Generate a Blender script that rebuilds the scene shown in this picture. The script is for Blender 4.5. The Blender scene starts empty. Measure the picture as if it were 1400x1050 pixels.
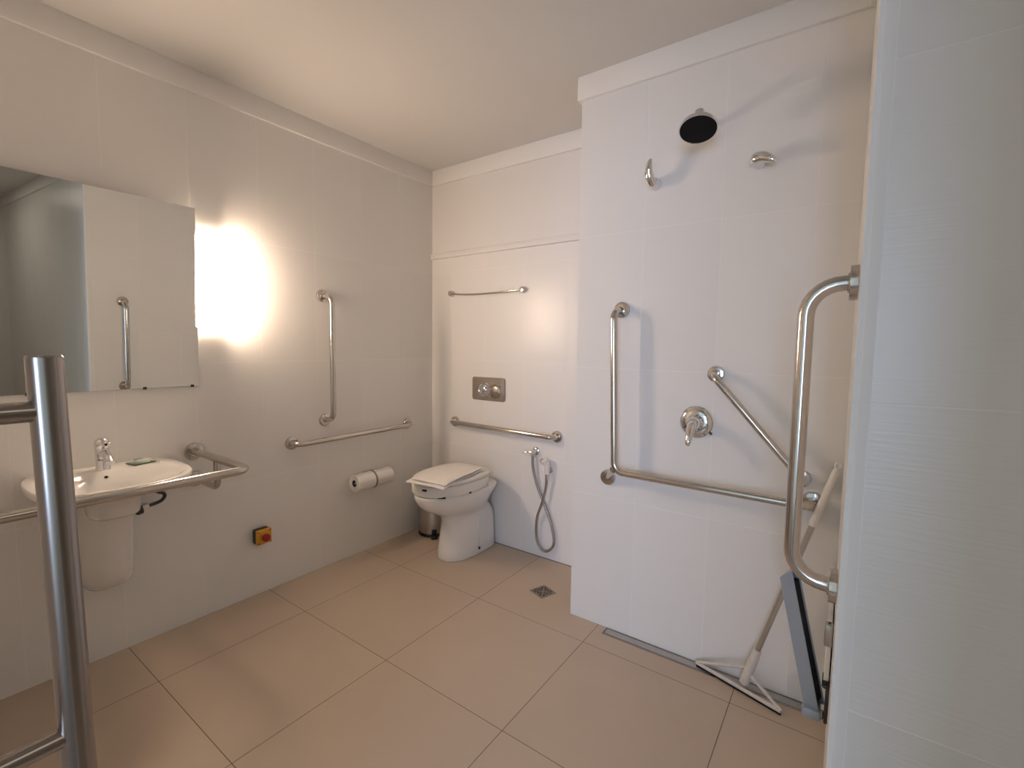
import bpy, bmesh, math, random
from mathutils import Vector, Matrix
random.seed(7)
S = bpy.context.scene
COL = S.collection

# ------------------------------------------------------------------ camera
EYE = 1.317
cam = bpy.data.cameras.new('camera')
cam.sensor_width = 36.0
cam.lens = 640.26 / 1400 * 36.0
cam.clip_start = 0.02
camo = bpy.data.objects.new('camera', cam)
COL.objects.link(camo)
RT = Vector((0.8134558, 0.58148896, 0.01265904))
DN = Vector((0.05674241, -0.05767936, -0.99672132))
FW = Vector((-0.57885228, 0.81150704, -0.07991469))
m = Matrix.Identity(4)
for i in range(3):
    m[i][0] = RT[i]; m[i][1] = -DN[i]; m[i][2] = -FW[i]
m[2][3] = EYE
camo.matrix_world = m
S.camera = camo

# ------------------------------------------------------------------ world, daylight, exposure
W = bpy.data.worlds.new('daylight')
S.world = W
W.use_nodes = True
bg = W.node_tree.nodes['Background']
bg.inputs[0].default_value = (0.80, 0.96, 1.0, 1)
bg.inputs[1].default_value = 0.69
LAMP_STRENGTH = 69.0
LAMP_COLOR = (1.0, 0.751, 0.557)


def area(name, loc, target, sx, sy, energy, color):
    l = bpy.data.lights.new(name, 'AREA')
    l.shape = 'RECTANGLE'; l.size = sx; l.size_y = sy
    l.energy = energy; l.color = color
    o = bpy.data.objects.new(name, l); COL.objects.link(o)
    o.location = loc
    o.rotation_euler = (Vector(target) - Vector(loc)).to_track_quat('-Z', 'Y').to_euler()
    return o


# daylight of the room behind the doorway the photographer stands in
area('doorway_daylight', (0.9, -3.2, 1.25), (-0.9, 1.9, 0.8), 1.3, 1.9, 85.0, (0.518, 0.673, 1.0))
# unseen warm light added round the right corner, brightens the near wall in the mirror
area('added_warm_fill', (1.75, .42, 2.51), (1.75, .42, 0), 1.3, .6, 4.0, (1.0, 0.88, 0.73))
S.view_settings.view_transform = 'Standard'
S.view_settings.look = 'None'
S.view_settings.exposure = 0.0
S.view_settings.gamma = 1.0
S.view_settings.use_curve_mapping = False

# ------------------------------------------------------------------ room numbers (metres)
XL, YB, YS, XS = -2.455, 2.440, 1.990, -1.047
XR, YN = 0.012, 1.08          # recess side wall, near wall face
ZC, ZK = 2.533, 2.431         # ceiling, underside of cornice
PI = math.pi


# ------------------------------------------------------------------ materials
def mat(name, col, rough=0.5, metal=0.0, var=0.0, bump=0.0, bscale=(8, 8, 8), spec=0.5, emit=None, estr=0.0,
        trans=0.0, rand=0.0, coat=0.0, vscale=(3, 3, 3)):
    M = bpy.data.materials.new(name); M.use_nodes = True
    nt = M.node_tree; N = nt.nodes; b = N['Principled BSDF']
    b.inputs['Base Color'].default_value = (*col, 1)
    b.inputs['Roughness'].default_value = rough
    b.inputs['Metallic'].default_value = metal
    b.inputs['Specular IOR Level'].default_value = spec
    b.inputs['Coat Weight'].default_value = coat
    if trans: b.inputs['Transmission Weight'].default_value = trans
    if emit:
        b.inputs['Emission Color'].default_value = (*emit, 1)
        b.inputs['Emission Strength'].default_value = estr
    if var or rand:
        src = None
        if var:
            tc = N.new('ShaderNodeTexCoord'); mp = N.new('ShaderNodeMapping')
            mp.inputs['Scale'].default_value = vscale
            geo = N.new('ShaderNodeNewGeometry')
            nt.links.new(geo.outputs['Position'], mp.inputs['Vector'])
            nz = N.new('ShaderNodeTexNoise'); nz.inputs['Scale'].default_value = 1.0
            nz.inputs['Detail'].default_value = 5; nz.inputs['Roughness'].default_value = .6
            nt.links.new(mp.outputs[0], nz.inputs['Vector'])
            mr = N.new('ShaderNodeMapRange')
            mr.inputs['From Min'].default_value = .25; mr.inputs['From Max'].default_value = .75
            mr.inputs['To Min'].default_value = 1 - var; mr.inputs['To Max'].default_value = 1 + var
            nt.links.new(nz.outputs['Fac'], mr.inputs['Value']); src = mr.outputs[0]
        if rand:
            oi = N.new('ShaderNodeObjectInfo'); mr2 = N.new('ShaderNodeMapRange')
            mr2.inputs['To Min'].default_value = 1 - rand; mr2.inputs['To Max'].default_value = 1 + rand
            nt.links.new(oi.outputs['Random'], mr2.inputs['Value'])
            if src:
                mu = N.new('ShaderNodeMath'); mu.operation = 'MULTIPLY'
                nt.links.new(src, mu.inputs[0]); nt.links.new(mr2.outputs[0], mu.inputs[1]); src = mu.outputs[0]
            else: src = mr2.outputs[0]
        vm = N.new('ShaderNodeVectorMath'); vm.operation = 'SCALE'
        vm.inputs[0].default_value = col
        nt.links.new(src, vm.inputs['Scale'])
        nt.links.new(vm.outputs[0], b.inputs['Base Color'])
    if bump:
        geo = N.new('ShaderNodeNewGeometry'); mp = N.new('ShaderNodeMapping')
        mp.inputs['Scale'].default_value = bscale
        nt.links.new(geo.outputs['Position'], mp.inputs['Vector'])
        nz = N.new('ShaderNodeTexNoise'); nz.inputs['Scale'].default_value = 1.0; nz.inputs['Detail'].default_value = 3
        nt.links.new(mp.outputs[0], nz.inputs['Vector'])
        bp = N.new('ShaderNodeBump'); bp.inputs['Strength'].default_value = bump; bp.inputs['Distance'].default_value = .002
        nt.links.new(nz.outputs['Fac'], bp.inputs['Height'])
        nt.links.new(bp.outputs[0], b.inputs['Normal'])
    return M


TILE = mat('white_wall_tile', (.83, .815, .795), .30, rand=.012, bump=.22, bscale=(9, 9, 170), spec=.45)
GROUT = mat('white_grout', (.90, .89, .87), .8)
PAINT = mat('white_paint', (.65, .645, .63), .75, bump=.05, bscale=(60, 60, 60))
CORN = mat('cornice_paint', (.84, .83, .81), .7)
FTILE = mat('beige_floor_tile', (.54, .44, .345), .42, var=.05, rand=.02, bump=.05, bscale=(40, 40, 40), vscale=(2.2, 2.2, 2.2))
FGROUT = mat('brown_floor_grout', (.20, .145, .105), .85)
STEEL = mat('polished_stainless', (.60, .565, .525), .16, 1.0, var=.04, vscale=(30, 30, 30))
BRUSH = mat('brushed_stainless', (.52, .49, .455), .30, 1.0, var=.05, bump=.1, bscale=(200, 20, 200), vscale=(40, 10, 40))
CHROME = mat('chrome', (.78, .78, .79), .06, 1.0)
CERAM = mat('white_glazed_ceramic', (.84, .82, .79), .14, coat=.3)
PLAST = mat('white_plastic', (.83, .80, .76), .35)
CLOTH = mat('white_towelling', (.84, .81, .77), .95, bump=.6, bscale=(500, 500, 500))
PAPER = mat('white_tissue_paper', (.86, .84, .81), .95, bump=.3, bscale=(200, 200, 200))
CARD = mat('dark_cardboard', (.05, .04, .035), .9)
BLACK = mat('black_rubber', (.006, .006, .0065), .6, spec=.15)
BPLAST = mat('black_plastic', (.014, .014, .018), .35)
YELLOW = mat('yellow_plastic', (.72, .34, .03), .4)
RED = mat('red_plastic', (.30, .012, .016), .35)
GREEN = mat('green_printed_wrapper', (.06, .14, .08), .3)
FOIL = mat('pale_wrapper', (.62, .66, .58), .3)
MIRROR = mat('mirror_silver', (.88, .895, .875), .012, 1.0)
MEDGE = mat('mirror_edge_glass', (.18, .23, .21), .25)
LAMP = mat('lit_opal_glass', (.9, .88, .85), .3, emit=LAMP_COLOR, estr=LAMP_STRENGTH)
ALU = mat('daylight_tinted_grey_steel', (.36, .41, .48), .45, .35)  # grey steel, the blue cast of daylight put into its base colour
DARKM = mat('dark_metal', (.07, .07, .07), .4, .8)
DOORM = mat('white_door_laminate', (.78, .77, .75), .45)
HOSE = mat('braided_steel_hose', (.40, .365, .33), .38, .85, var=.2, vscale=(10, 10, 400))
WOODG = mat('aged_white_plastic', (.66, .61, .55), .5, var=.1, vscale=(60, 60, 60))
DRAINM = mat('worn_drain_steel', (.34, .29, .245), .5, .7, var=.12, vscale=(60, 60, 60))
HANDLE = mat('handle_steel', (.37, .335, .31), .25, 1.0, var=.05, vscale=(8, 8, 2))
PANEL = mat('cream_panel_paint', (.79, .775, .755), .6)
DRAINDARK = mat('drain_darkness', (.03, .026, .022), .8)  # near-black colour stands for the shade below the drain covers


# ------------------------------------------------------------------ mesh building
class MB:
    def __init__(s): s.v = []; s.f = []

    def add(s, v, f):
        k = len(s.v); s.v += [tuple(p) for p in v]; s.f += [tuple(i + k for i in q) for q in f]; return s

    def box(s, a, b, bev=0.0, seg=2, rot=None, about=None):
        bm = bmesh.new(); bmesh.ops.create_cube(bm, size=1.0)
        c = [(a[i] + b[i]) / 2 for i in range(3)]; d = [abs(b[i] - a[i]) for i in range(3)]
        for v in bm.verts: v.co = Vector((v.co.x * d[0] + c[0], v.co.y * d[1] + c[1], v.co.z * d[2] + c[2]))
        if bev: bmesh.ops.bevel(bm, geom=bm.edges[:], offset=min(bev, min(d) * .49), segments=seg, profile=.5, affect='EDGES')
        if rot is not None:
            p = Vector(about or c)
            for v in bm.verts: v.co = rot @ (v.co - p) + p
        bm.verts.index_update()
        s.add([v.co[:] for v in bm.verts], [[v.index for v in f.verts] for f in bm.faces]); bm.free(); return s

    def rings(s, R, cap0=True, cap1=True, closed=False):
        n = len(R[0]); v = [p for r in R for p in r]; f = []
        K = len(R)
        for i in range(K if closed else K - 1):
            j = (i + 1) % K
            for q in range(n):
                w = (q + 1) % n
                f.append((i * n + q, i * n + w, j * n + w, j * n + q))
        if not closed:
            if cap0: f.append(tuple(range(n - 1, -1, -1)))
            if cap1: f.append(tuple(range((K - 1) * n, K * n)))
        return s.add(v, f)

    def lathe(s, prof, org, axis=(0, 0, 1), n=28, cap=True):
        """prof: list of (radius, distance along axis)"""
        z = Vector(axis).normalized()
        x = z.orthogonal().normalized(); y = z.cross(x); o = Vector(org)
        R = []
        for r, h in prof:
            r = max(r, 1e-5)
            R.append([o + z * h + (x * math.cos(2 * PI * i / n) + y * math.sin(2 * PI * i / n)) * r for i in range(n)])
        return s.rings(R, cap, cap)

    def tube(s, pts, r, n=18, cap=True):
        P = [Vector(p) for p in pts]
        rr = r if isinstance(r, (list, tuple)) else [r] * len(P)
        T = []
        for i in range(len(P)):
            a = P[max(i - 1, 0)]; b = P[min(i + 1, len(P) - 1)]
            t = (b - a)
            if 0 < i < len(P) - 1: t = (P[i] - P[i - 1]).normalized() + (P[i + 1] - P[i]).normalized()
            T.append(t.normalized())
        u = T[0].orthogonal().normalized(); R = []
        for i, p in enumerate(P):
            if i:
                q = T[i - 1].rotation_difference(T[i]); u = q @ u
            u = (u - T[i] * u.dot(T[i])).normalized(); w = T[i].cross(u)
            R.append([p + (u * math.cos(2 * PI * k / n) + w * math.sin(2 * PI * k / n)) * rr[i] for k in range(n)])
        return s.rings(R, cap, cap)

    def build(s, name, material, parent=None, ang=35):
        me = bpy.data.meshes.new(name)
        v = s.v
        if parent is not None:
            L = parent_loc(parent); v = [(p[0] - L[0], p[1] - L[1], p[2] - L[2]) for p in v]
        me.from_pydata(v, [], s.f); me.materials.append(material)
        bm = bmesh.new(); bm.from_mesh(me); bmesh.ops.recalc_face_normals(bm, faces=bm.faces[:]); bm.to_mesh(me); bm.free()
        for p in me.polygons: p.use_smooth = True
        me.set_sharp_from_angle(angle=math.radians(ang))
        o = bpy.data.objects.new(name, me); COL.objects.link(o)
        if parent is not None: o.parent = parent
        return o


def parent_loc(p):
    L = Vector((0, 0, 0))
    while p is not None:
        L += Vector(p.location); p = p.parent
    return L


def bend(pts, r, k=7):
    """round the corners of a polyline"""
    P = [Vector(p) for p in pts]; out = [P[0]]
    for i in range(1, len(P) - 1):
        a = (P[i - 1] - P[i]); b = (P[i + 1] - P[i])
        th = a.angle(b); d = r / math.tan(th / 2)
        d = min(d, a.length * .95, b.length * .95); rr = d * math.tan(th / 2)
        a.normalize(); b.normalize()
        c = P[i] + (a + b).normalized() * (rr / math.sin(th / 2))
        p0 = P[i] + a * d - c; p1 = P[i] + b * d - c
        for j in range(k + 1):
            t = j / k; w = p0.angle(p1)
            out.append(c + (p0 * math.sin((1 - t) * w) + p1 * math.sin(t * w)) / math.sin(w))
    out.append(P[-1]); return out


def smooth_path(pts, k=6):
    P = [Vector(p) for p in pts]; out = []
    for i in range(len(P) - 1):
        a = P[max(i - 1, 0)]; b = P[i]; c = P[i + 1]; d = P[min(i + 2, len(P) - 1)]
        for j in range(k):
            t = j / k
            out.append(.5 * (2 * b + (c - a) * t + (2 * a - 5 * b + 4 * c - d) * t * t + (3 * b - a - 3 * c + d) * t ** 3))
    out.append(P[-1]); return out


def thing(name, label, cat, loc, group=None):
    o = bpy.data.objects.new(name, None); COL.objects.link(o); o.location = loc
    o.empty_display_size = .05
    o['label'] = label; o['category'] = cat
    if group: o['group'] = group
    return o


def struct(name, mb, material, parent=None, ang=35):
    o = mb.build(name, material, parent, ang)
    if parent is None: o['kind'] = 'structure'
    return o


# ------------------------------------------------------------------ tiles
TM = {}


def tile_mesh(w, h, t, key, material, cham=.00035):
    k = (round(w, 4), round(h, 4), key)
    if k not in TM:
        me = bpy.data.meshes.new('tile'); c = cham
        a, b = w / 2, h / 2
        v = [(-a, -b, 0), (a, -b, 0), (a, b, 0), (-a, b, 0), (-a, -b, t - c), (a, -b, t - c), (a, b, t - c), (-a, b, t - c),
             (-a + c, -b + c, t), (a - c, -b + c, t), (a - c, b - c, t), (-a + c, b - c, t)]
        f = [(8, 9, 10, 11)] + [(i, (i + 1) % 4, 4 + (i + 1) % 4, 4 + i) for i in range(4)] + [(4 + i, 4 + (i + 1) % 4, 8 + (i + 1) % 4, 8 + i) for i in range(4)]
        me.from_pydata(v, [], f); me.materials.append(material); TM[k] = me
    return TM[k]


def tiles(parent, us, vs, place, gap, t, key, material):
    """us, vs: joint coordinates; place(u, v) -> matrix of a tile centred there"""
    for i in range(len(us) - 1):
        for j in range(len(vs) - 1):
            w = us[i + 1] - us[i] - gap; h = vs[j + 1] - vs[j] - gap
            if w < .01 or h < .01: continue
            o = bpy.data.objects.new('tile', tile_mesh(w, h, t, key, material)); COL.objects.link(o)
            o.parent = parent
            o.matrix_local = place((us[i] + us[i + 1]) / 2, (vs[j] + vs[j + 1]) / 2)


def basis(o, u, v, n):
    M4 = Matrix.Identity(4)
    for i in range(3): M4[i][0] = u[i]; M4[i][1] = v[i]; M4[i][2] = n[i]; M4[i][3] = o[i]
    return M4


def cuts(a, b, origin, pitch):
    k = math.ceil((a - origin) / pitch - 1e-6); out = [a]
    while origin + k * pitch < b - .008:
        if origin + k * pitch > a + .008: out.append(origin + k * pitch)
        k += 1
    return out + [b]


TT = .0005
ROWS = [.002, .623, 1.2225, 1.822, ZK + .02]
PITCH = .3052
GAP = .0024

# ------------------------------------------------------------------ structure
fl = struct('floor', MB().box((XL - .1, -1.9, -.12), (3.4, YB + .1, -TT)), FGROUT)
tiles(fl, cuts(XL, 3.2, -1.500, .6075), cuts(-.16, YB, .613, .6055),
      lambda u, v: basis((u, v, -TT), (1, 0, 0), (0, 1, 0), (0, 0, 1)), .0028, TT, 'floor', FTILE)

wl = struct('wall_left', MB().box((XL - .12, -.16, -.12), (XL - TT, YB + .12, ZC + .1)), GROUT)
tiles(wl, cuts(-.06, YB - TT, .611, PITCH), ROWS,
      lambda u, v: basis((XL - TT, u, v), (0, 1, 0), (0, 0, 1), (1, 0, 0)), GAP, TT, 'wall', TILE)

wb = struct('wall_back', MB().box((XL - .12, YB + TT, -.12), (XS + .1, YB + .12, ZC + .1)), GROUT)
tiles(wb, cuts(XL, XS, -1.656, .307), [.002, .623, 1.2225, 1.822, 1.93],
      lambda u, v: basis((u, YB + TT, v), (1, 0, 0), (0, 0, 1), (0, -1, 0)), GAP, TT, 'wall', TILE)
struct('upper_panel', MB().box((XL, YB, 1.955), (XS, YB + TT, ZK + .02)), PANEL, wb)

ws = struct('wall_shower', MB().box((XS + TT, YS + TT, -.12), (XR + .2, YB + .12, ZC + .1)), GROUT)
tiles(ws, cuts(XS, XR - TT, -.737, .310), ROWS,
      lambda u, v: basis((u, YS + TT, v), (1, 0, 0), (0, 0, 1), (0, -1, 0)), GAP, TT, 'wall', TILE)
tiles(ws, cuts(YS + TT, YB, YS + TT, PITCH), ROWS,
      lambda u, v: basis((XS + TT, u, v), (0, -1, 0), (0, 0, 1), (-1, 0, 0)), GAP, TT, 'wall', TILE)

wr = struct('wall_right', MB().box((XR + TT, YN + TT, -.12), (3.3, YS + .2, ZC + .1)), GROUT)
tiles(wr, cuts(YN + .03, YS, YN + .03, PITCH), ROWS,
      lambda u, v: basis((XR + TT, u, v), (0, -1, 0), (0, 0, 1), (-1, 0, 0)), GAP, TT, 'wall', TILE)
tiles(wr, [XR + .027] + [.345 + .31 * i for i in range(10)], ROWS,
      lambda u, v: basis((u, YN + TT, v), (1, 0, 0), (0, 0, 1), (0, -1, 0)), GAP, TT, 'wall', TILE)
# rounded white corner bead where the near face turns into the recess
q = [(XR, YN + .03)] + [(XR + .012 - .012 * math.cos(a), YN + .012 - .012 * math.sin(a)) for a in [i * PI / 2 / 6 for i in range(7)]] + \
    [(XR + .0265, YN), (XR + .0265, YN + .0007), (XR + .0007, YN + .0007), (XR + .0007, YN + .03)]
struct('trim_1', MB().rings([[(x, y, z) for x, y in q] for z in (0, ZK)]), CORN)
wr2 = struct('wall_side', MB().box((3.2, -.16, -.12), (3.3, YN + .1, ZC + .1)), PAINT)
# wall with the doorway the photograph is taken from
wf = struct('wall_front', MB().box((XL - .1, -.18, -.12), (-.70, -.07, ZC + .1)).box((.22, -.18, -.12), (3.3, -.07, ZC + .1))
            .box((-.70, -.18, 2.12), (.22, -.07, ZC + .1)), PAINT)
struct('ceiling', MB().box((XL - .12, -.18, ZC), (3.3, YB + .12, ZC + .1)), PAINT)
# cornice
P = .016
struct('trim_2', MB().box((XL, -.07, ZK), (XL + P, YB, ZC + .002), .003), CORN)
struct('trim_3', MB().box((XL + P, YB - P, ZK), (XS - P, YB, ZC + .002), .003), CORN)
struct('trim_4', MB().box((XS - P, YS - P, ZK), (XR, YS, ZC + .002), .003).box((XS - P, YS, ZK), (XS, YB, ZC + .002)), CORN)
struct('trim_5', MB().box((XR - P, YN, ZK), (XR, YS - P, ZC + .002), .003).box((XR - P, YN - P, ZK), (3.2, YN, ZC + .002), .003), CORN)
# slim ledge across the toilet wall
struct('trim_6', MB().box((XL + .001, YB - .02, 1.925), (XS - .001, YB, 1.963), .003), PANEL)


# ------------------------------------------------------------------ grab bars
def flange(parent, c, n, r=.036, t=.016, m_=STEEL, flat=False):
    c = Vector(c)
    if flat: return MB().lathe([(r, .0008), (r, .0155), (r * .97, .0165), (.023, .0165), (.022, .020), (.0185, .0205)], c, n, 36).build('flange', m_, parent)
    return MB().lathe([(r, .0008), (r, t * .45), (r * .93, t * .8), (r * .55, t), (r * .5, t), (.02, t * 1.25)], c, n, 32).build('flange', m_, parent)


def grab(name, label, loc, path, r, ends, br=.045, flat=False, fr=.036):
    t = thing(name, label, 'grab bar', loc)
    MB().tube(bend(path, br), r, 22).build('bar', STEEL, t)
    for c, n in ends: flange(t, c, n, fr, flat=flat)
    return t


o = .072
grab('vertical_grab_bar', 'vertical stainless grab bar on the left wall right of the lit lamp', (XL, 1.57, 1.23),
     [(XL + .002, 1.565, 1.590), (XL + o, 1.580, 1.580), (XL + o, 1.577, .885), (XL + .002, 1.567, .878)], .0155,
     [((XL, 1.565, 1.590), (1, 0, 0)), ((XL, 1.567, .878), (1, 0, 0))])
grab('horizontal_grab_bar', 'horizontal stainless grab bar on the left wall above the paper rolls', (XL, 1.77, .774),
     [(XL + .002, 1.362, .773), (XL + o, 1.335, .772), (XL + o, 2.170, .780), (XL + .002, 2.192, .777)], .0155,
     [((XL, 1.362, .773), (1, 0, 0)), ((XL, 2.192, .777), (1, 0, 0))])
grab('toilet_grab_bar', 'horizontal stainless grab bar on the back wall above the toilet seat', (-1.82, YB, .78),
     [(-2.225, YB - .002, .786), (-2.205, YB - o, .793), (-1.375, YB - o, .781), (-1.398, YB - .002, .777)], .0155,
     [((-2.225, YB, .786), (0, -1, 0)), ((-1.398, YB, .777), (0, -1, 0))])
g = grab('corner_grab_bar', 'L-shaped stainless grab bar on the shower wall left of the mixer', (-.82, YS, 1.1),
         [(-.824, YS - .006, 1.484), (-.832, YS - o, 1.476), (-.808, YS - o, .772), (-.07, YS - o, .769), (-.071, YS - .006, .769)], .0155,
         [((-.823, YS, 1.484), (0, -1, 0)), ((-.866, YS, .722), (0, -1, 0)), ((-.072, YS, .769), (0, -1, 0))])
MB().tube([(-.862, YS - .012, .726), (-.815, YS - o, .778)], .0145, 18).build('stub', STEEL, g)
grab('diagonal_grab_bar', 'slanting stainless grab bar on the shower wall right of the mixer', (-.27, YS, 1.03),
     [(-.421, YS - .002, 1.218), (-.424, YS - .062, 1.219), (-.105, YS - .062, .857), (-.112, YS - .002, .85)], .0135,
     [((-.421, YS, 1.218), (0, -1, 0)), ((-.112, YS, .85), (0, -1, 0))], fr=.032)
grab('side_grab_bar', 'thick vertical stainless grab bar bent into the right edge of the shower recess', (XR, 1.3, 1.1),
     [(XR - .002, 1.3, 1.468), (-.084, 1.3, 1.468), (-.084, 1.3, .768), (XR - .002, 1.3, .768)], .0175,
     [((XR, 1.3, 1.468), (-1, 0, 0)), ((XR, 1.3, .768), (-1, 0, 0))], br=.07, fr=.039, flat=True)

# rail round the washbasin
t = thing('basin_rail', 'U-shaped stainless support rail around the washbasin', 'grab bar', (XL, .545, .81))
MB().tube(bend([(XL + .002, .893, .812), (XL + .525, .893, .812), (XL + .525, .10, .812), (XL + .002, .10, .812)], .05), .0165, 22).build('bar', STEEL, t)
for y in (.893, .10):
    flange(t, (XL, y, .812), (1, 0, 0), .040)
    MB().tube(bend([(XL + .002, y, .682), (XL + .235, y, .682), (XL + .235, y, .806)], .035), .0145, 20).build('brace', STEEL, t)
    flange(t, (XL, y, .682), (1, 0, 0), .036)

# ------------------------------------------------------------------ sliding door with the pull handle in the foreground
d = struct('door_1', MB().box((-1.72, -.058, .01), (-.685, -.016, 2.1), .003), DOORM)
hx, hy = -.75, .128
sl = .014                                     # the handle hangs a hair out of plumb
hl = MB().lathe([(.0150, 0), (.0165, .0015), (.0165, .598), (.0150, .6)], (hx, hy + .006, .70), (0, -sl, 1), 40).build('pull_handle', HANDLE, d)
hl['label'] = 'tall polished steel pull handle standing in the foreground at the left'
for z in (1.236, .836):
    MB().tube([(hx, -.017, z), (hx, hy + .004 - sl * (z - .7), z)], .0118, 24).build('standoff', HANDLE, hl)

# ------------------------------------------------------------------ mirror, tilted forward at its top
t = thing('wall_mirror', 'large frameless mirror on the left wall above the washbasin', 'mirror', (XL, .537, 1.118))
a0, a1, z0, z1 = .15, .923, 1.118, 1.917
n = Vector((z1 - z0, 0, -(.036 - .007))).normalized()
bp = [Vector((XL + .007, a0, z0)), Vector((XL + .007, a1, z0)), Vector((XL + .036, a1, z1)), Vector((XL + .036, a0, z1))]
mb = MB(); mb.rings([[p - n * .0045 for p in bp], [p for p in bp]], cap1=False); mb.build('glass_edge', MEDGE, t)
mb = MB(); mb.add([p + n * .0002 for p in bp], [(0, 1, 2, 3)]); mb.build('mirror_face', MIRROR, t)
for y in (.36, .715, .895):
    MB().box((XL + .0005, y - .0055, 1.1125), (XL + .0125, y + .0055, 1.1235), .001).build('clip', DARKM, t)
for y in (.27, .80):
    MB().box((XL + .0005, y - .02, 1.80), (XL + .0245, y + .02, 1.83), .001).build('wedge', DARKM, t)

# ------------------------------------------------------------------ lamp
t = thing('wall_lamp', 'lit white box lamp on the left wall beside the mirror', 'lamp', (XL, .988, 1.6))
MB().box((XL + .0005, .955, 1.41), (XL + .012, 1.02, 1.79), .002).build('back_plate', CHROME, t)
MB().box((XL + .012, .939, 1.386), (XL + .086, 1.038, 1.814), .006, 3).build('shade', LAMP, t)
for z in (1.3855, 1.8145):
    MB().box((XL + .016, .9425, z - .002), (XL + .0815, 1.0345, z + .002), .001).build('end_cap', PLAST, t)

# ------------------------------------------------------------------ washbasin
BY = .545


def sup(cx, cy, ax, ay, e, n=56, z=0.0, back=None):
    r = []
    for i in range(n):
        a = 2 * PI * i / n; c, s_ = math.cos(a), math.sin(a)
        x = cx + ax * math.copysign(abs(c) ** (2 / e), c); y = cy + ay * math.copysign(abs(s_) ** (2 / e), s_)
        if back is not None: x = max(x, back)
        r.append((x, y, z))
    return r


t = thing('washbasin', 'white ceramic washbasin with half pedestal on the left wall under the mirror', 'sink', (XL, BY, .6))


def bo(k, z, e=2.7):                         # outer outline, k = scale
    cx = .185
    return [(XL + max(.001, x), y, z) for x, y, z in sup(cx, BY, .265 * k, .238 * k, e, z=z)]


def bi(k, z, dx=0):
    return [(XL + x, y, z) for x, y, z in sup(.268 + dx, BY, .158 * k, .198 * k, 2.3, z=z)]


R = [bo(.30, .655), bo(.325, .665), bo(.335, .69), bo(.37, .715), bo(.46, .736), bo(.61, .751), bo(.79, .761), bo(.93, .770), bo(.98, .779), bo(1.0, .79), bo(1.0, .803), bo(.992, .809), bo(.98, .811),
     bi(1.04, .811), bi(1.0, .808), bi(.96, .802), bi(.88, .790), bi(.74, .776), bi(.5, .752, -.03), bi(.34, .732, -.05), bi(.10, .724, -.05)]
MB().rings(R).build('basin', CERAM, t, 60)
MB().lathe([(.021, 0), (.021, .002), (.012, .0035), (.0, .003)], (XL + .218, BY, .7245), (0, 0, 1), 24).build('drain_ring', CHROME, t)
MB().lathe([(.006, 0), (.006, .003), (.0, .003)], (XL + .1345, BY - .005, .789), (.55, 0, 1), 16).build('overflow_hole', BLACK, t)
# half pedestal: flattened column with a rounded foot, hung on the wall


def ped(k, z, dep):
    return [(XL + max(.001, x), y, z) for x, y, z in sup(0.0, BY, dep, .086 * k, 2.6, 40, z)]


MB().rings([ped(.55, .325, .06), ped(.8, .332, .11), ped(.93, .348, .142), ped(.98, .375, .16), ped(1.0, .42, .172), ped(1.0, .55, .19), ped(1.03, .66, .215), ped(1.1, .70, .24)]).build('pedestal', CERAM, t, 50)

# tap
t = thing('basin_tap', 'chrome single-lever tap standing on the washbasin', 'faucet', (XL + .075, BY, .811))
fx = XL + .080
MB().lathe([(.0245, .0), (.0245, .006), (.022, .01), (.0215, .05), (.0225, .085), (.0215, .088)], (fx, BY, .811), (0, 0, 1), 30).build('body', CHROME, t)
MB().tube(smooth_path([(fx + .008, BY, .872), (fx + .04, BY, .877), (fx + .075, BY, .866), (fx + .098, BY, .850)]), [.0165] * 8 + [.0155] * 5 + [.0145] * 5 + [.012], 20).build('spout', CHROME, t)
MB().lathe([(.022, 0), (.0235, .006), (.0235, .022), (.020, .032), (.012, .038), (.0, .039)], (fx, BY, .8995), (.12, 0, 1), 30).box((fx + .006, BY - .0165, .911), (fx + .055, BY + .0165, .924), .005, 3).build('lever', CHROME, t)
MB().lathe([(.0045, 0), (.0045, .002), (0, .002)], (fx + .0545, BY, .9175), (1, 0, 0), 14).build('marker', BLACK, t)

# soap sachet
t = thing('soap_sachet', 'small green and white soap sachet on the washbasin rim', 'soap', (XL + .078, .68, .812))
rz = Matrix.Rotation(math.radians(12), 3, 'Z')
sx0, sy0 = XL + .080, .668
mb = MB().box((sx0 - .034, sy0 - .040, .8122), (sx0 + .034, sy0 + .040, .8165), .0015, 2, rz); mb.build('wrapper', GREEN, t)
bulge = [[(sx0 + k * .027 * math.cos(a), sy0 + k * .032 * math.sin(a), z) for a in [2 * PI * i / 20 for i in range(20)]] for k, z in ((1, .8166), (.95, .8225), (.8, .828), (.4, .831))]
MB().rings(bulge).build('soap_bar', FOIL, t)
MB().box((sx0 - .004, sy0 - .024, .8305), (sx0 + .008, sy0 + .006, .8318), .0002, 1, rz).build('print', GREEN, t)

# stop valve under the basin
t = thing('stop_valve', 'small chrome stop valve with a bent pipe beside the basin pedestal', 'valve', (XL, .66, .63))
vx = XL + .085
MB().tube([(XL + .0008, .672, .624), (vx, .672, .624)], .008, 16).lathe([(.014, 0), (.016, .004), (.016, .022), (.013, .028)], (vx - .014, .672, .624), (1, 0, 0), 20).build('body', CHROME, t)
MB().lathe([(.014, 0), (.020, .004), (.020, .022), (.014, .028)], (vx, .664, .620), (0, -1, -.25), 18).build('knob', DARKM, t)
MB().tube(smooth_path([(vx, .682, .626), (vx, .706, .629), (vx, .730, .636), (vx, .743, .652), (vx, .738, .668), (vx, .725, .674), (vx - .03, .705, .685), (XL + .02, .69, .700)]), .0072, 14).build('pipe', DARKM, t)

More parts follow.
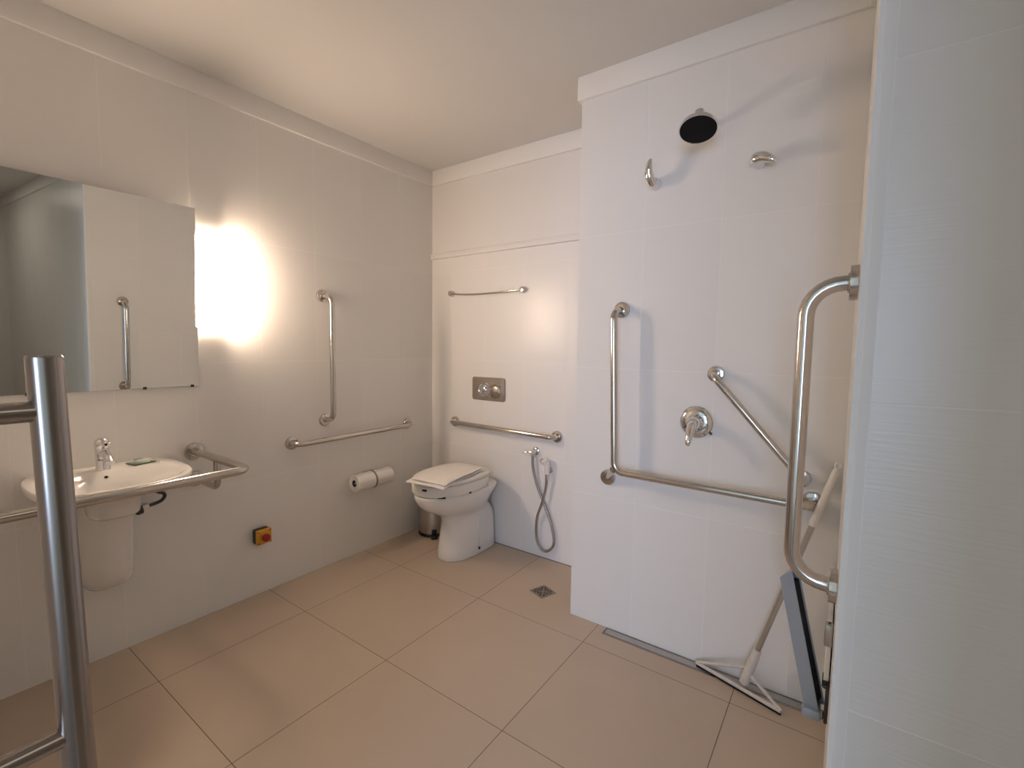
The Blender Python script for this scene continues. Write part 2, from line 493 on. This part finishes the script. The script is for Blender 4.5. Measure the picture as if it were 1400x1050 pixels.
# ------------------------------------------------------------------ emergency button
t = thing('emergency_button', 'yellow and black emergency button box low on the left wall', 'button', (XL, 1.185, .31))
by, bz = 1.178, .318
MB().box((XL + .0005, by - .036, bz - .036), (XL + .034, by + .036, bz + .036), .003).build('back_box', BPLAST, t)
MB().box((XL + .034, by - .0375, bz - .0375), (XL + .052, by + .0375, bz + .0375), .003).build('cover', YELLOW, t)
MB().lathe([(.011, 0), (.011, .010), (.019, .013), (.021, .018), (.020, .025), (.014, .029), (0, .030)], (XL + .052, by, bz), (1, 0, 0), 28).build('push_button', RED, t)
for yy in (-.029, .029):
    for zz in (-.029, .029):
        MB().lathe([(.0035, 0), (.0035, .0012), (0, .0012)], (XL + .052, by + yy, bz + zz), (1, 0, 0), 10).build('screw', DARKM, t)

# ------------------------------------------------------------------ paper holder and rolls
px_, pz_ = XL + .075, .478
t = thing('paper_holder', 'steel double paper holder on the left wall between its two rolls', 'holder', (XL, 1.842, pz_))
MB().box((XL + .0005, 1.822, pz_ - .02), (XL + .006, 1.862, pz_ + .035), .002).build('wall_plate', BRUSH, t)
MB().lathe([(.054, -.0035), (.056, -.002), (.056, .002), (.054, .0035)], (px_, 1.842, pz_), (0, 1, 0), 36).build('divider', BRUSH, t)
MB().tube([(px_, 1.715, pz_), (px_, 1.97, pz_)], .008, 14).tube([(XL + .005, 1.842, pz_ + .0), (px_, 1.842, pz_)], .006, 12).build('spindle', STEEL, t)
for y0, y1, lb in ((1.708, 1.835, 'toilet paper roll nearer the camera, with dark core showing'), (1.849, 1.974, 'toilet paper roll farther along, beyond the steel divider')):
    t = thing('paper_roll', lb, 'toilet paper', (px_, (y0 + y1) / 2, pz_), 'paper rolls on the double holder')
    L_ = y1 - y0
    n_ = 36; mb = MB(); rr = []
    for r, h in ((.021, 0), (.0505, 0), (.052, .002), (.052, L_ - .002), (.0505, L_), (.021, L_)):
        rr.append([(px_ + r * math.cos(2 * PI * i / n_), y0 + h, pz_ + r * math.sin(2 * PI * i / n_)) for i in range(n_)])
    mb.rings(rr, closed=True).build('tissue', PAPER, t)
    rr = []
    for r, h in ((.0175, .001), (.0208, .001), (.0208, L_ - .001), (.0175, L_ - .001)):
        rr.append([(px_ + r * math.cos(2 * PI * i / n_), y0 + h, pz_ + r * math.sin(2 * PI * i / n_)) for i in range(n_)])
    MB().rings(rr, closed=True).build('core', CARD, t)

# ------------------------------------------------------------------ toilet
TX = -1.950


def tring(w, f, b, z, eb=3.2, ef=2.15, n=64, yc=None):
    """outline: half width w, front at distance f from the wall, back at distance b"""
    out = []; c0 = b + (f - b) * .42
    for i in range(n):
        a = 2 * PI * i / n; c, s_ = math.cos(a), math.sin(a)
        e = ef if s_ >= 0 else eb
        x = w * math.copysign(abs(c) ** (2 / e), c)
        l = (f - c0) if s_ >= 0 else (c0 - b)
        v = c0 + l * math.copysign(abs(s_) ** (2 / e), s_)
        out.append((TX + x, YB - v, z))
    return out


t = thing('toilet', 'white ceramic toilet with raised seat on the floor by the back wall', 'toilet', (TX, YB - .3, 0))
TR = [tring(.114, .418, .016, .002, 6, 2.6), tring(.117, .422, .012, .012, 6, 2.6), tring(.114, .414, .013, .06, 6, 2.6), tring(.110, .402, .014, .14, 6, 2.5),
      tring(.107, .394, .015, .20, 6, 2.4), tring(.107, .394, .020, .24, 5, 2.3), tring(.111, .408, .032, .268, 4, 2.2), tring(.124, .444, .055, .292, 3.5, 2.1),
      tring(.145, .502, .085, .320, 3, 2.05), tring(.162, .550, .095, .348, 3, 2.05), tring(.173, .580, .075, .376, 3, 2.05), tring(.180, .597, .04, .404, 3, 2.05),
      tring(.183, .604, .018, .424, 3, 2.05), tring(.183, .605, .014, .440, 3, 2.05), tring(.178, .599, .020, .447, 3, 2.05)]
MB().rings(TR).build('bowl', CERAM, t, 50)
# recessed side grooves of the foot, both sides, with a fixing bolt in each
for sgn in (1, -1):
    x = TX + sgn * .109
    MB().box((x - .006, YB - .215, .055), (x + .0075, YB - .198, .245), .005, 3).build('side_rib', CERAM, t)
    MB().box((x - .006, YB - .150, .04), (x + .0072, YB - .132, .245), .005, 3).build('side_rib', CERAM, t)
    MB().lathe([(.009, 0), (.009, .010), (.006, .012), (0, .012)], (x, YB - .205, .038), (sgn, 0, 0), 14).build('bolt', DARKM, t)


def seat_ring(w, f, b, z): return tring(w, f, b, z, 3.2, 2.1)


MB().rings([seat_ring(.186, .606, .125, .452), seat_ring(.188, .611, .12, .458), seat_ring(.189, .612, .118, .49), seat_ring(.188, .611, .118, .506),
            seat_ring(.182, .604, .124, .512), seat_ring(.125, .55, .2, .512), seat_ring(.12, .545, .205, .50), seat_ring(.12, .545, .205, .456)], closed=True).build('raised_seat', PLAST, t, 50)
MB().rings([seat_ring(.183, .604, .114, .5135), seat_ring(.189, .612, .110, .518), seat_ring(.190, .613, .109, .528), seat_ring(.185, .607, .112, .535), seat_ring(.17, .59, .12, .538), seat_ring(.10, .5, .2, .541)]).build('lid', PLAST, t, 50)
for bx0, by0, bz0, w_, an in ((-1.836, 1.897, .4515, .022, .70), (-1.770, 2.066, .4535, .008, 1.3), (-1.910, 1.8365, .4955, .014, .25)):
    MB().box((bx0 - w_, by0 - .007, bz0 - .0055), (bx0 + w_, by0 + .007, bz0 + .0055), .002, 2, Matrix.Rotation(an, 3, 'Z')).build('buffer', BLACK, t)
for xx in (-.07, .07):
    MB().tube([(TX + xx - .02, YB - .105, .49), (TX + xx + .02, YB - .105, .49)], .012, 16).build('hinge', PLAST, t)

# folded bath mat on the lid
t = thing('folded_towel', 'folded white towel lying on the toilet lid', 'towel', (TX - .03, YB - .4, .542))
ang = math.radians(9)
ca, sa = math.cos(ang), math.sin(ang)


def towel_layer(lx, ly, zb, th, seed, ox=0, oy=0):
    nx, ny = 14, 18; top = []; bot = []; rnd = random.Random(seed)
    ph = [rnd.uniform(0, 6) for _ in range(6)]
    for j in range(ny + 1):
        for i in range(nx + 1):
            u = (i / nx - .5) * lx; v = (j / ny - .5) * ly
            x = -1.903 + ox + u * ca - v * sa; y = 2.002 + oy + u * sa + v * ca
            w = .0018 * math.sin(u * 34 + ph[0] + v * 9) + .0014 * math.sin(v * 41 + ph[1] + u * 13)
            edge = min(i, nx - i, j, ny - j)
            dz = 0 if edge else -th * .35
            r_ = math.hypot((x - TX) / .19, (y - (YB - .37)) / .24)
            droop = -.03 * max(0, r_ - 1.02) ** 1.5
            top.append((x, y, zb + th + w + dz + droop)); bot.append((x, y, zb + (th * .3 if not edge else 0) + droop))
    N_ = (nx + 1) * (ny + 1); f = []
    for j in range(ny):
        for i in range(nx):
            a = j * (nx + 1) + i
            f.append((a, a + 1, a + nx + 2, a + nx + 1)); f.append((N_ + a, N_ + a + nx + 1, N_ + a + nx + 2, N_ + a + 1))
    rim = [i for i in range(nx + 1)] + [j * (nx + 1) + nx for j in range(1, ny + 1)] + [ny * (nx + 1) + i for i in range(nx - 1, -1, -1)] + [j * (nx + 1) for j in range(ny - 1, 0, -1)]
    for k in range(len(rim)):
        a, b = rim[k], rim[(k + 1) % len(rim)]
        f.append((b, a, N_ + a, N_ + b))
    return MB().add(top + bot, f)


towel_layer(.255, .425, .5425, .010, 1).build('lower_fold', CLOTH, t, 60)
towel_layer(.235, .40, .5545, .010, 2, .006, .010).build('upper_fold', CLOTH, t, 60)

# ------------------------------------------------------------------ pedal bin
bx_, by_ = XL + .140, 2.305
t = thing('pedal_bin', 'steel pedal bin with black base on the floor behind the toilet', 'bin', (bx_, by_, 0))
MB().lathe([(.097, .0), (.101, .003), (.101, .018), (.097, .022)], (bx_, by_, .001), (0, 0, 1), 40).build('base_ring', BPLAST, t)
MB().lathe([(.096, .022), (.0965, .03), (.0965, .235), (.095, .238)], (bx_, by_, .001), (0, 0, 1), 40).build('body', BRUSH, t)
MB().lathe([(.098, .240), (.099, .246), (.094, .262), (.07, .276), (.03, .283), (0, .284)], (bx_, by_, .001), (0, 0, 1), 40).build('lid', BRUSH, t)
pd = Vector((.766, -.643, 0)); o_ = Vector((bx_, by_, 0))
rp = Matrix.Rotation(math.radians(-40), 3, 'Z')
cc = o_ + pd * .118
MB().box((cc.x - .032, cc.y - .022, .006), (cc.x + .026, cc.y + .022, .016), .003, 2, rp).build('pedal', BPLAST, t)
cc = o_ + pd * .098
MB().box((cc.x - .006, cc.y - .018, .016), (cc.x + .007, cc.y + .018, .055), .003, 2, rp).build('pedal_housing', BPLAST, t)

# ------------------------------------------------------------------ towel bar, flush plate
t = thing('towel_bar', 'thin steel towel bar on the back wall above the flush plate', 'towel bar', (-1.96, YB, 1.67))
MB().tube(smooth_path([(-2.252, YB - .022, 1.676), (-2.16, YB - .030, 1.664), (-2.03, YB - .034, 1.658), (-1.88, YB - .034, 1.658), (-1.74, YB - .030, 1.664), (-1.658, YB - .022, 1.668)], 5), .0062, 14).build('bar', STEEL, t)
for x, z in ((-2.255, 1.676), (-1.657, 1.669)):
    MB().lathe([(.021, .0005), (.021, .008), (.0185, .014), (.0175, .024), (.0185, .03), (.014, .034), (0, .035)], (x, YB, z), (0, -1, 0), 26).build('rosette', STEEL, t)

t = thing('flush_plate', 'steel flush plate with two round buttons on the back wall above the toilet', 'flush plate', (-1.929, YB, 1.033))
def rrect(x0, x1, z0, z1, rad, y, k=6):
    out = []
    for cx, cz, a0 in ((x1 - rad, z1 - rad, 0), (x0 + rad, z1 - rad, PI / 2), (x0 + rad, z0 + rad, PI), (x1 - rad, z0 + rad, PI * 1.5)):
        for q_ in range(k + 1):
            a = a0 + PI / 2 * q_ / k
            out.append((cx + rad * math.cos(a), y, cz + rad * math.sin(a)))
    return out


PLATE = mat('satin_flush_plate_steel', (.40, .355, .31), .36, 1.0, bump=.05, bscale=(200, 20, 200))
MB().rings([rrect(-2.066, -1.792, .956, 1.110, .016, YB - .0004), rrect(-2.066, -1.792, .956, 1.110, .016, YB - .008), rrect(-2.063, -1.795, .959, 1.107, .014, YB - .011)]).build('plate', PLATE, t)
MB().lathe([(.049, .0), (.049, .004), (.046, .007), (.042, .004), (.030, .004), (.024, .012), (.012, .016), (0, .0165)], (-1.958, YB - .011, 1.026), (0, -1, 0), 36).build('push_button', CHROME, t)
MB().lathe([(.045, .0), (.045, .003), (.038, .010), (.02, .014), (0, .0145)], (-1.866, YB - .011, 1.022), (0, -1, 0), 36).build('push_button', PLATE, t)
MB().rings([rrect(-1.824, -1.814, 1.008, 1.098, .004, YB - .011), rrect(-1.824, -1.814, 1.008, 1.098, .004, YB - .015)]).build('slot_trim', CHROME, t)

# ------------------------------------------------------------------ hygienic hand spray
t = thing('bidet_spray', 'hygienic hand spray with looped steel hose on the back wall by the toilet', 'hand shower', (-1.5, YB, .6))
MB().lathe([(.026, .0005), (.026, .004), (.02, .009), (.013, .011), (.013, .04), (.011, .044), (0, .044)], (-1.548, YB, .668), (0, -1, 0), 26).build('stop_valve', CHROME, t)
MB().tube(smooth_path([(-1.55, YB - .036, .667), (-1.585, YB - .04, .662), (-1.625, YB - .044, .657)]), [.0075] * 6 + [.0055] * 6 + [.004], 14).build('lever', CHROME, t)
MB().lathe([(.0105, 0), (.0115, .004), (.0115, .018), (.009, .022)], (-1.556, YB - .028, .660), (0, 0, -1), 18).build('hose_nut', CHROME, t)
hp = [(-1.556, .640), (-1.552, .564), (-1.522, .455), (-1.477, .357), (-1.422, .245), (-1.396, .140), (-1.410, .085), (-1.455, .052), (-1.498, .070), (-1.521, .142), (-1.513, .257), (-1.477, .357), (-1.456, .444), (-1.446, .514)]
hd = [.028, .028, .022, .018, .02, .02, .02, .02, .022, .026, .032, .038, .034, .034]
MB().tube(smooth_path([(x, YB - y, z) for (x, z), y in zip(hp, hd)], 7), .0082, 12).build('hose', HOSE, t)
MB().lathe([(.021, .0005), (.021, .005), (.012, .008), (.012, .026), (.014, .028), (.014, .034)], (-1.445, YB, .565), (0, -1, 0), 24).build('wall_holder', CHROME, t)
MB().lathe([(.0105, 0), (.0125, .003), (.0125, .028), (.0145, .03), (.0145, .042), (.0115, .046)], (-1.445, YB - .034, .505), (0, 0, 1), 20).build('handle_nut', CHROME, t)
MB().tube(smooth_path([(-1.445, YB - .036, .545), (-1.445, YB - .037, .585), (-1.448, YB - .04, .612), (-1.456, YB - .05, .632)]), [.0135] * 6 + [.018] * 6 + [.0235] * 6 + [.025], 20).build('spray_body', PLAST, t)
MB().lathe([(.017, 0), (.0175, .004), (.011, .009), (0, .0095)], (-1.500, YB - .0005, .612), (0, -1, 0), 20).build('cap', CHROME, t)

# ------------------------------------------------------------------ drains
t = thing('square_drain', 'small square steel floor drain in front of the toilet', 'drain', (-1.263, 2.083, 0))
rd = Matrix.Rotation(math.radians(-20), 3, 'Z'); cd = Vector((-1.263, 2.083, 0)); h = .051


def rdp(x, y, z): return tuple(rd @ Vector((x, y, z)) + cd)


MB().add([rdp(-h, -h, .0006), rdp(h, -h, .0006), rdp(h, h, .0006), rdp(-h, h, .0006)], [(0, 1, 2, 3)]).build('well', DRAINDARK, t)  # flat dark sheet in place of the shaded hollow under the grate
fr = MB(); k = h - .010
fr.rings([[rdp(s_ * sx, s_ * sy, z) for sx, sy in ((-1, -1), (1, -1), (1, 1), (-1, 1))] for s_, z in ((h, .0002), (h, .0018), (k, .0018), (k, .0007))], closed=True)
fr.build('frame', DRAINM, t)


def arc_bar(mb, r0, r1, a0, a1, n=8):
    mb.rings([[rdp(r_ * math.cos(a0 + (a1 - a0) * i / n), r_ * math.sin(a0 + (a1 - a0) * i / n), z) for r_, z in ((r0, .0008), (r1, .0008), (r1, .0018), (r0, .0018))] for i in range(n + 1)])


gr = MB()
for kq in range(4):
    a = kq * PI / 2 + PI / 4
    c_, s_ = math.cos(a), math.sin(a)
    gr.rings([[rdp(rr_ * c_ - q_ * s_, rr_ * s_ + q_ * c_, z) for q_, z in ((-.004, .0008), (.004, .0008), (.004, .0018), (-.004, .0018))] for rr_ in (.006, .056)])
    arc_bar(gr, .019, .025, kq * PI / 2 - .72, kq * PI / 2 + .72)
    arc_bar(gr, .033, .040, kq * PI / 2 - .55, kq * PI / 2 + .55)
gr.lathe([(.011, .0008), (.011, .0019), (0, .002)], cd, (0, 0, 1), 18)
gr.build('grate', DRAINM, t)

t = thing('channel_drain', 'long narrow steel channel drain along the foot of the shower wall', 'drain', (-.42, 1.957, 0))
x0, x1, y0, y1 = -.852, XR - .004, 1.932, 1.986
MB().add([(x0, y0, .0006), (x1, y0, .0006), (x1, y1, .0006), (x0, y1, .0006)], [(0, 1, 2, 3)]).build('channel', DRAINDARK, t)  # flat dark sheet for the shade in the gap round the cover
fr = MB()
fr.rings([[(x, y, z) for x, y in ((x0 + e, y0 + e), (x1 - e, y0 + e), (x1 - e, y1 - e), (x0 + e, y1 - e))] for e, z in ((0, .0004), (0, .003), (.004, .003), (.004, .0007))], closed=True)
fr.build('frame', BRUSH, t)
MB().box((x0 + .008, y0 + .0085, .0008), (x1 - .008, y1 - .0075, .003), .0006).build('cover', BRUSH, t)

# ------------------------------------------------------------------ shower head, lever taps, mixer
t = thing('shower_rose', 'round black-faced chrome shower head high on the shower wall', 'shower head', (-.49, YS, 2.15))
fn = Vector((.06, -.34, -.94)).normalized(); fc = Vector((-.480, 1.800, 2.098))
MB().lathe([(.0625, 0), (.0625, .001), (.0, .0014)], fc + fn * .001, fn, 40).build('nozzle_face', BLACK, t)
MB().lathe([(.0615, .0), (.066, -.001), (.0665, .008), (.062, .018), (.045, .027), (.026, .034), (.018, .044), (.014, .056), (.017, .062), (.017, .078), (.010, .084)], fc, -fn, 44).build('shell', CHROME, t)
a_ = fc - fn * .076
MB().tube(smooth_path([tuple(a_), (a_.x - .003, a_.y + .035, a_.z + .018), (-.492, YS - .06, 2.176), (-.494, YS - .001, 2.174)]), .0105, 18).build('arm', CHROME, t)
MB().lathe([(.028, .0005), (.028, .005), (.018, .012), (.0115, .013)], (-.494, YS, 2.174), (0, -1, 0), 28).build('wall_rosette', CHROME, t)


def lever_tap(lb, c, path, rad):
    t = thing('lever_tap', lb, 'tap', c, 'lever taps below the shower head')
    MB().lathe([(.024, .0005), (.024, .006), (.0205, .012), (.0195, .034), (.017, .040)], c, (0, -1, 0), 28).build('base', CHROME, t)
    MB().tube(smooth_path(path, 6), rad, 22).build('lever', CHROME, t)


def taper(R0, n):
    out = []
    for i in range(n):
        u = i / (n - 1) * (len(R0) - 1); k = min(int(u), len(R0) - 2); out.append(R0[k] + (R0[k + 1] - R0[k]) * (u - k))
    return out


lever_tap('chrome lever tap left of the shower head, its lever pointing up', (-.690, YS, 2.000),
          [(-.684, YS - .030, 1.986), (-.690, YS - .046, 1.992), (-.698, YS - .062, 2.014), (-.699, YS - .072, 2.04), (-.694, YS - .078, 2.064), (-.688, YS - .082, 2.078)], taper([.014, .0195, .0185, .0155, .011, .005], 31))
lever_tap('chrome lever tap right of the shower head, its lever pointing right', (-.303, YS, 2.006),
          [(-.318, YS - .032, 2.004), (-.306, YS - .050, 2.006), (-.284, YS - .062, 2.003), (-.266, YS - .068, 1.994), (-.250, YS - .070, 1.984), (-.240, YS - .070, 1.979)], taper([.018, .024, .0215, .016, .011, .005], 31))

t = thing('shower_mixer', 'round chrome shower mixer with lever on the shower wall', 'mixer', (-.488, YS, 1.018))
MB().lathe([(.066, .0005), (.066, .004), (.06, .011), (.045, .017), (.034, .019)], (-.488, YS, 1.018), (0, -1, 0), 48).build('cover_plate', CHROME, t)
MB().lathe([(.034, .017), (.034, .024), (.028, .03), (.026, .055), (.022, .062), (0, .063)], (-.488, YS, 1.018), (0, -1, 0), 32).build('hub', CHROME, t)
MB().tube(smooth_path([(-.486, YS - .045, 1.022), (-.487, YS - .072, 1.008), (-.489, YS - .095, .978), (-.490, YS - .106, .950), (-.490, YS - .108, .936)], 6), taper([.017, .019, .0145, .0125, .006], 25), 22).build('lever', CHROME, t)
MB().box((-.434, YS - .007, .972), (-.425, YS - .0005, .982), .001).build('tab', DARKM, t)

# ------------------------------------------------------------------ floor squeegee leaning in the shower corner
t = thing('floor_squeegee', 'white floor squeegee with triangular head leaning in the shower corner', 'squeegee', (-.27, 1.92, 0))
A = Vector((-.438, 1.962, .016)); B = Vector((-.122, 1.868, .016)); C0 = Vector((-.254, 1.905, .028))
top = Vector((-.002, 1.945, .925)); low = Vector((-.252, 1.922, .042))
ax = (top - low).normalized()
MB().tube([A, B], .0075, 14).build('blade_bar', WOODG, t)
dv = (B - A).normalized(); nv = Vector((-dv.y, dv.x, 0))
mb = MB()
mb.rings([[p + nv * .003 + Vector((0, 0, .0)), p + nv * .003 - Vector((0, 0, .0145)), p - nv * .003 - Vector((0, 0, .0145)), p - nv * .003] for p in (A, B)])
mb.build('rubber_blade', BLACK, t)
J = low + ax * .062
MB().tube([A + Vector((0, 0, .002)), J], .0062, 12).build('left_arm', WOODG, t)
MB().tube([B + Vector((0, 0, .002)), low + ax * .04], .0062, 12).build('right_arm', WOODG, t)
MB().lathe([(.012, -.012), (.0165, -.006), (.0165, .07), (.015, .135), (.0125, .145)], low, ax, 20).build('socket', WOODG, t)
L_ = (top - low).length
MB().tube([low + ax * .12, low + ax * (L_ * .76)], .0098, 16).build('pole', BRUSH, t)
MB().lathe([(.0105, L_ * .74), (.0135, L_ * .75), (.0125, L_ * .85), (.0115, L_ * .97), (.008, L_ * .985)], low, ax, 18).build('grip', PLAST, t)
hc = low + ax * (L_ * .99 + .006)
sdv = Vector((0, 1, 0)).cross(ax).normalized()
MB().tube([hc + (ax * math.cos(2 * PI * i / 16) + sdv * math.sin(2 * PI * i / 16)) * .0085 for i in range(17)], .0045, 10).build('hanging_loop', PLAST, t)

# ------------------------------------------------------------------ folded-up shower seat with its support leg
t = thing('shower_bench', 'folded shower seat with grey drop leg at the right end of the shower', 'bench', (XR, 1.6, .45))
MB().box((XR - .015, 1.42, .435), (XR - .003, 1.83, .612), .004, 3).build('seat_board', PLAST, t)
for y in (1.46, 1.75):
    MB().box((XR - .003, y, .44), (XR - .0004, y + .05, .60), .001).build('wall_bracket', DARKM, t)
MB().box((XR - .019, 1.412, .555), (XR - .001, 1.44, .612), .003).build('seat_clamp', BRUSH, t)
MB().box((XR - .009, 1.415, .345), (XR - .0008, 1.452, .452), .002).build('hinge_plate', DARKM, t)
MB().tube([(XR - .009, 1.409, .452), (XR - .009, 1.46, .452)], .0085, 16).tube([(XR - .009, 1.404, .452), (XR - .009, 1.410, .452)], .0055, 12).build('hinge_pin', DARKM, t)
# channel section leg, open on its right side
p0 = Vector((-.024, 1.44, .352)); p1 = Vector((-.102, 1.44, .705))
ax = (p1 - p0).normalized(); sx = Vector((0, 1, 0)).cross(ax).normalized()
if sx.x < 0: sx = -sx
tw = math.radians(16); dv = Vector((0, 1, 0))
su = sx * math.cos(tw) - dv * math.sin(tw); sv = sx * math.sin(tw) + dv * math.cos(tw)


def lp(u, v, w): return p0 + su * u + sv * v + ax * w


Lg = (p1 - p0).length; hw = .0175
mb = MB()
prof = [(-hw, 0), (hw, 0), (hw, .003), (-hw + .004, .003), (-hw + .004, .040), (hw, .040), (hw, .044), (-hw, .044)]
mb.rings([[lp(u, v, w + (u / hw * .012 if w else 0)) for u, v in prof] for w in (0, Lg)])
mb.rings([[lp(u, v, w + u / hw * .012) for u, v in ((-hw, 0), (hw, 0), (hw, .044), (-hw, .044))] for w in (Lg, Lg + .003)])
mb.build('drop_leg', ALU, t)
MB().rings([[lp(u, v, w) for u, v in ((-hw + .005, .004), (hw - .003, .004), (hw - .003, .039), (-hw + .005, .039))] for w in (.02, Lg - .02)]).build('leg_slot_shade', BLACK, t)  # black filling stands for the shade inside the open channel
MB().box((-.046, 1.425, .335), (-.004, 1.49, .362), .004).build('leg_foot', ALU, t)
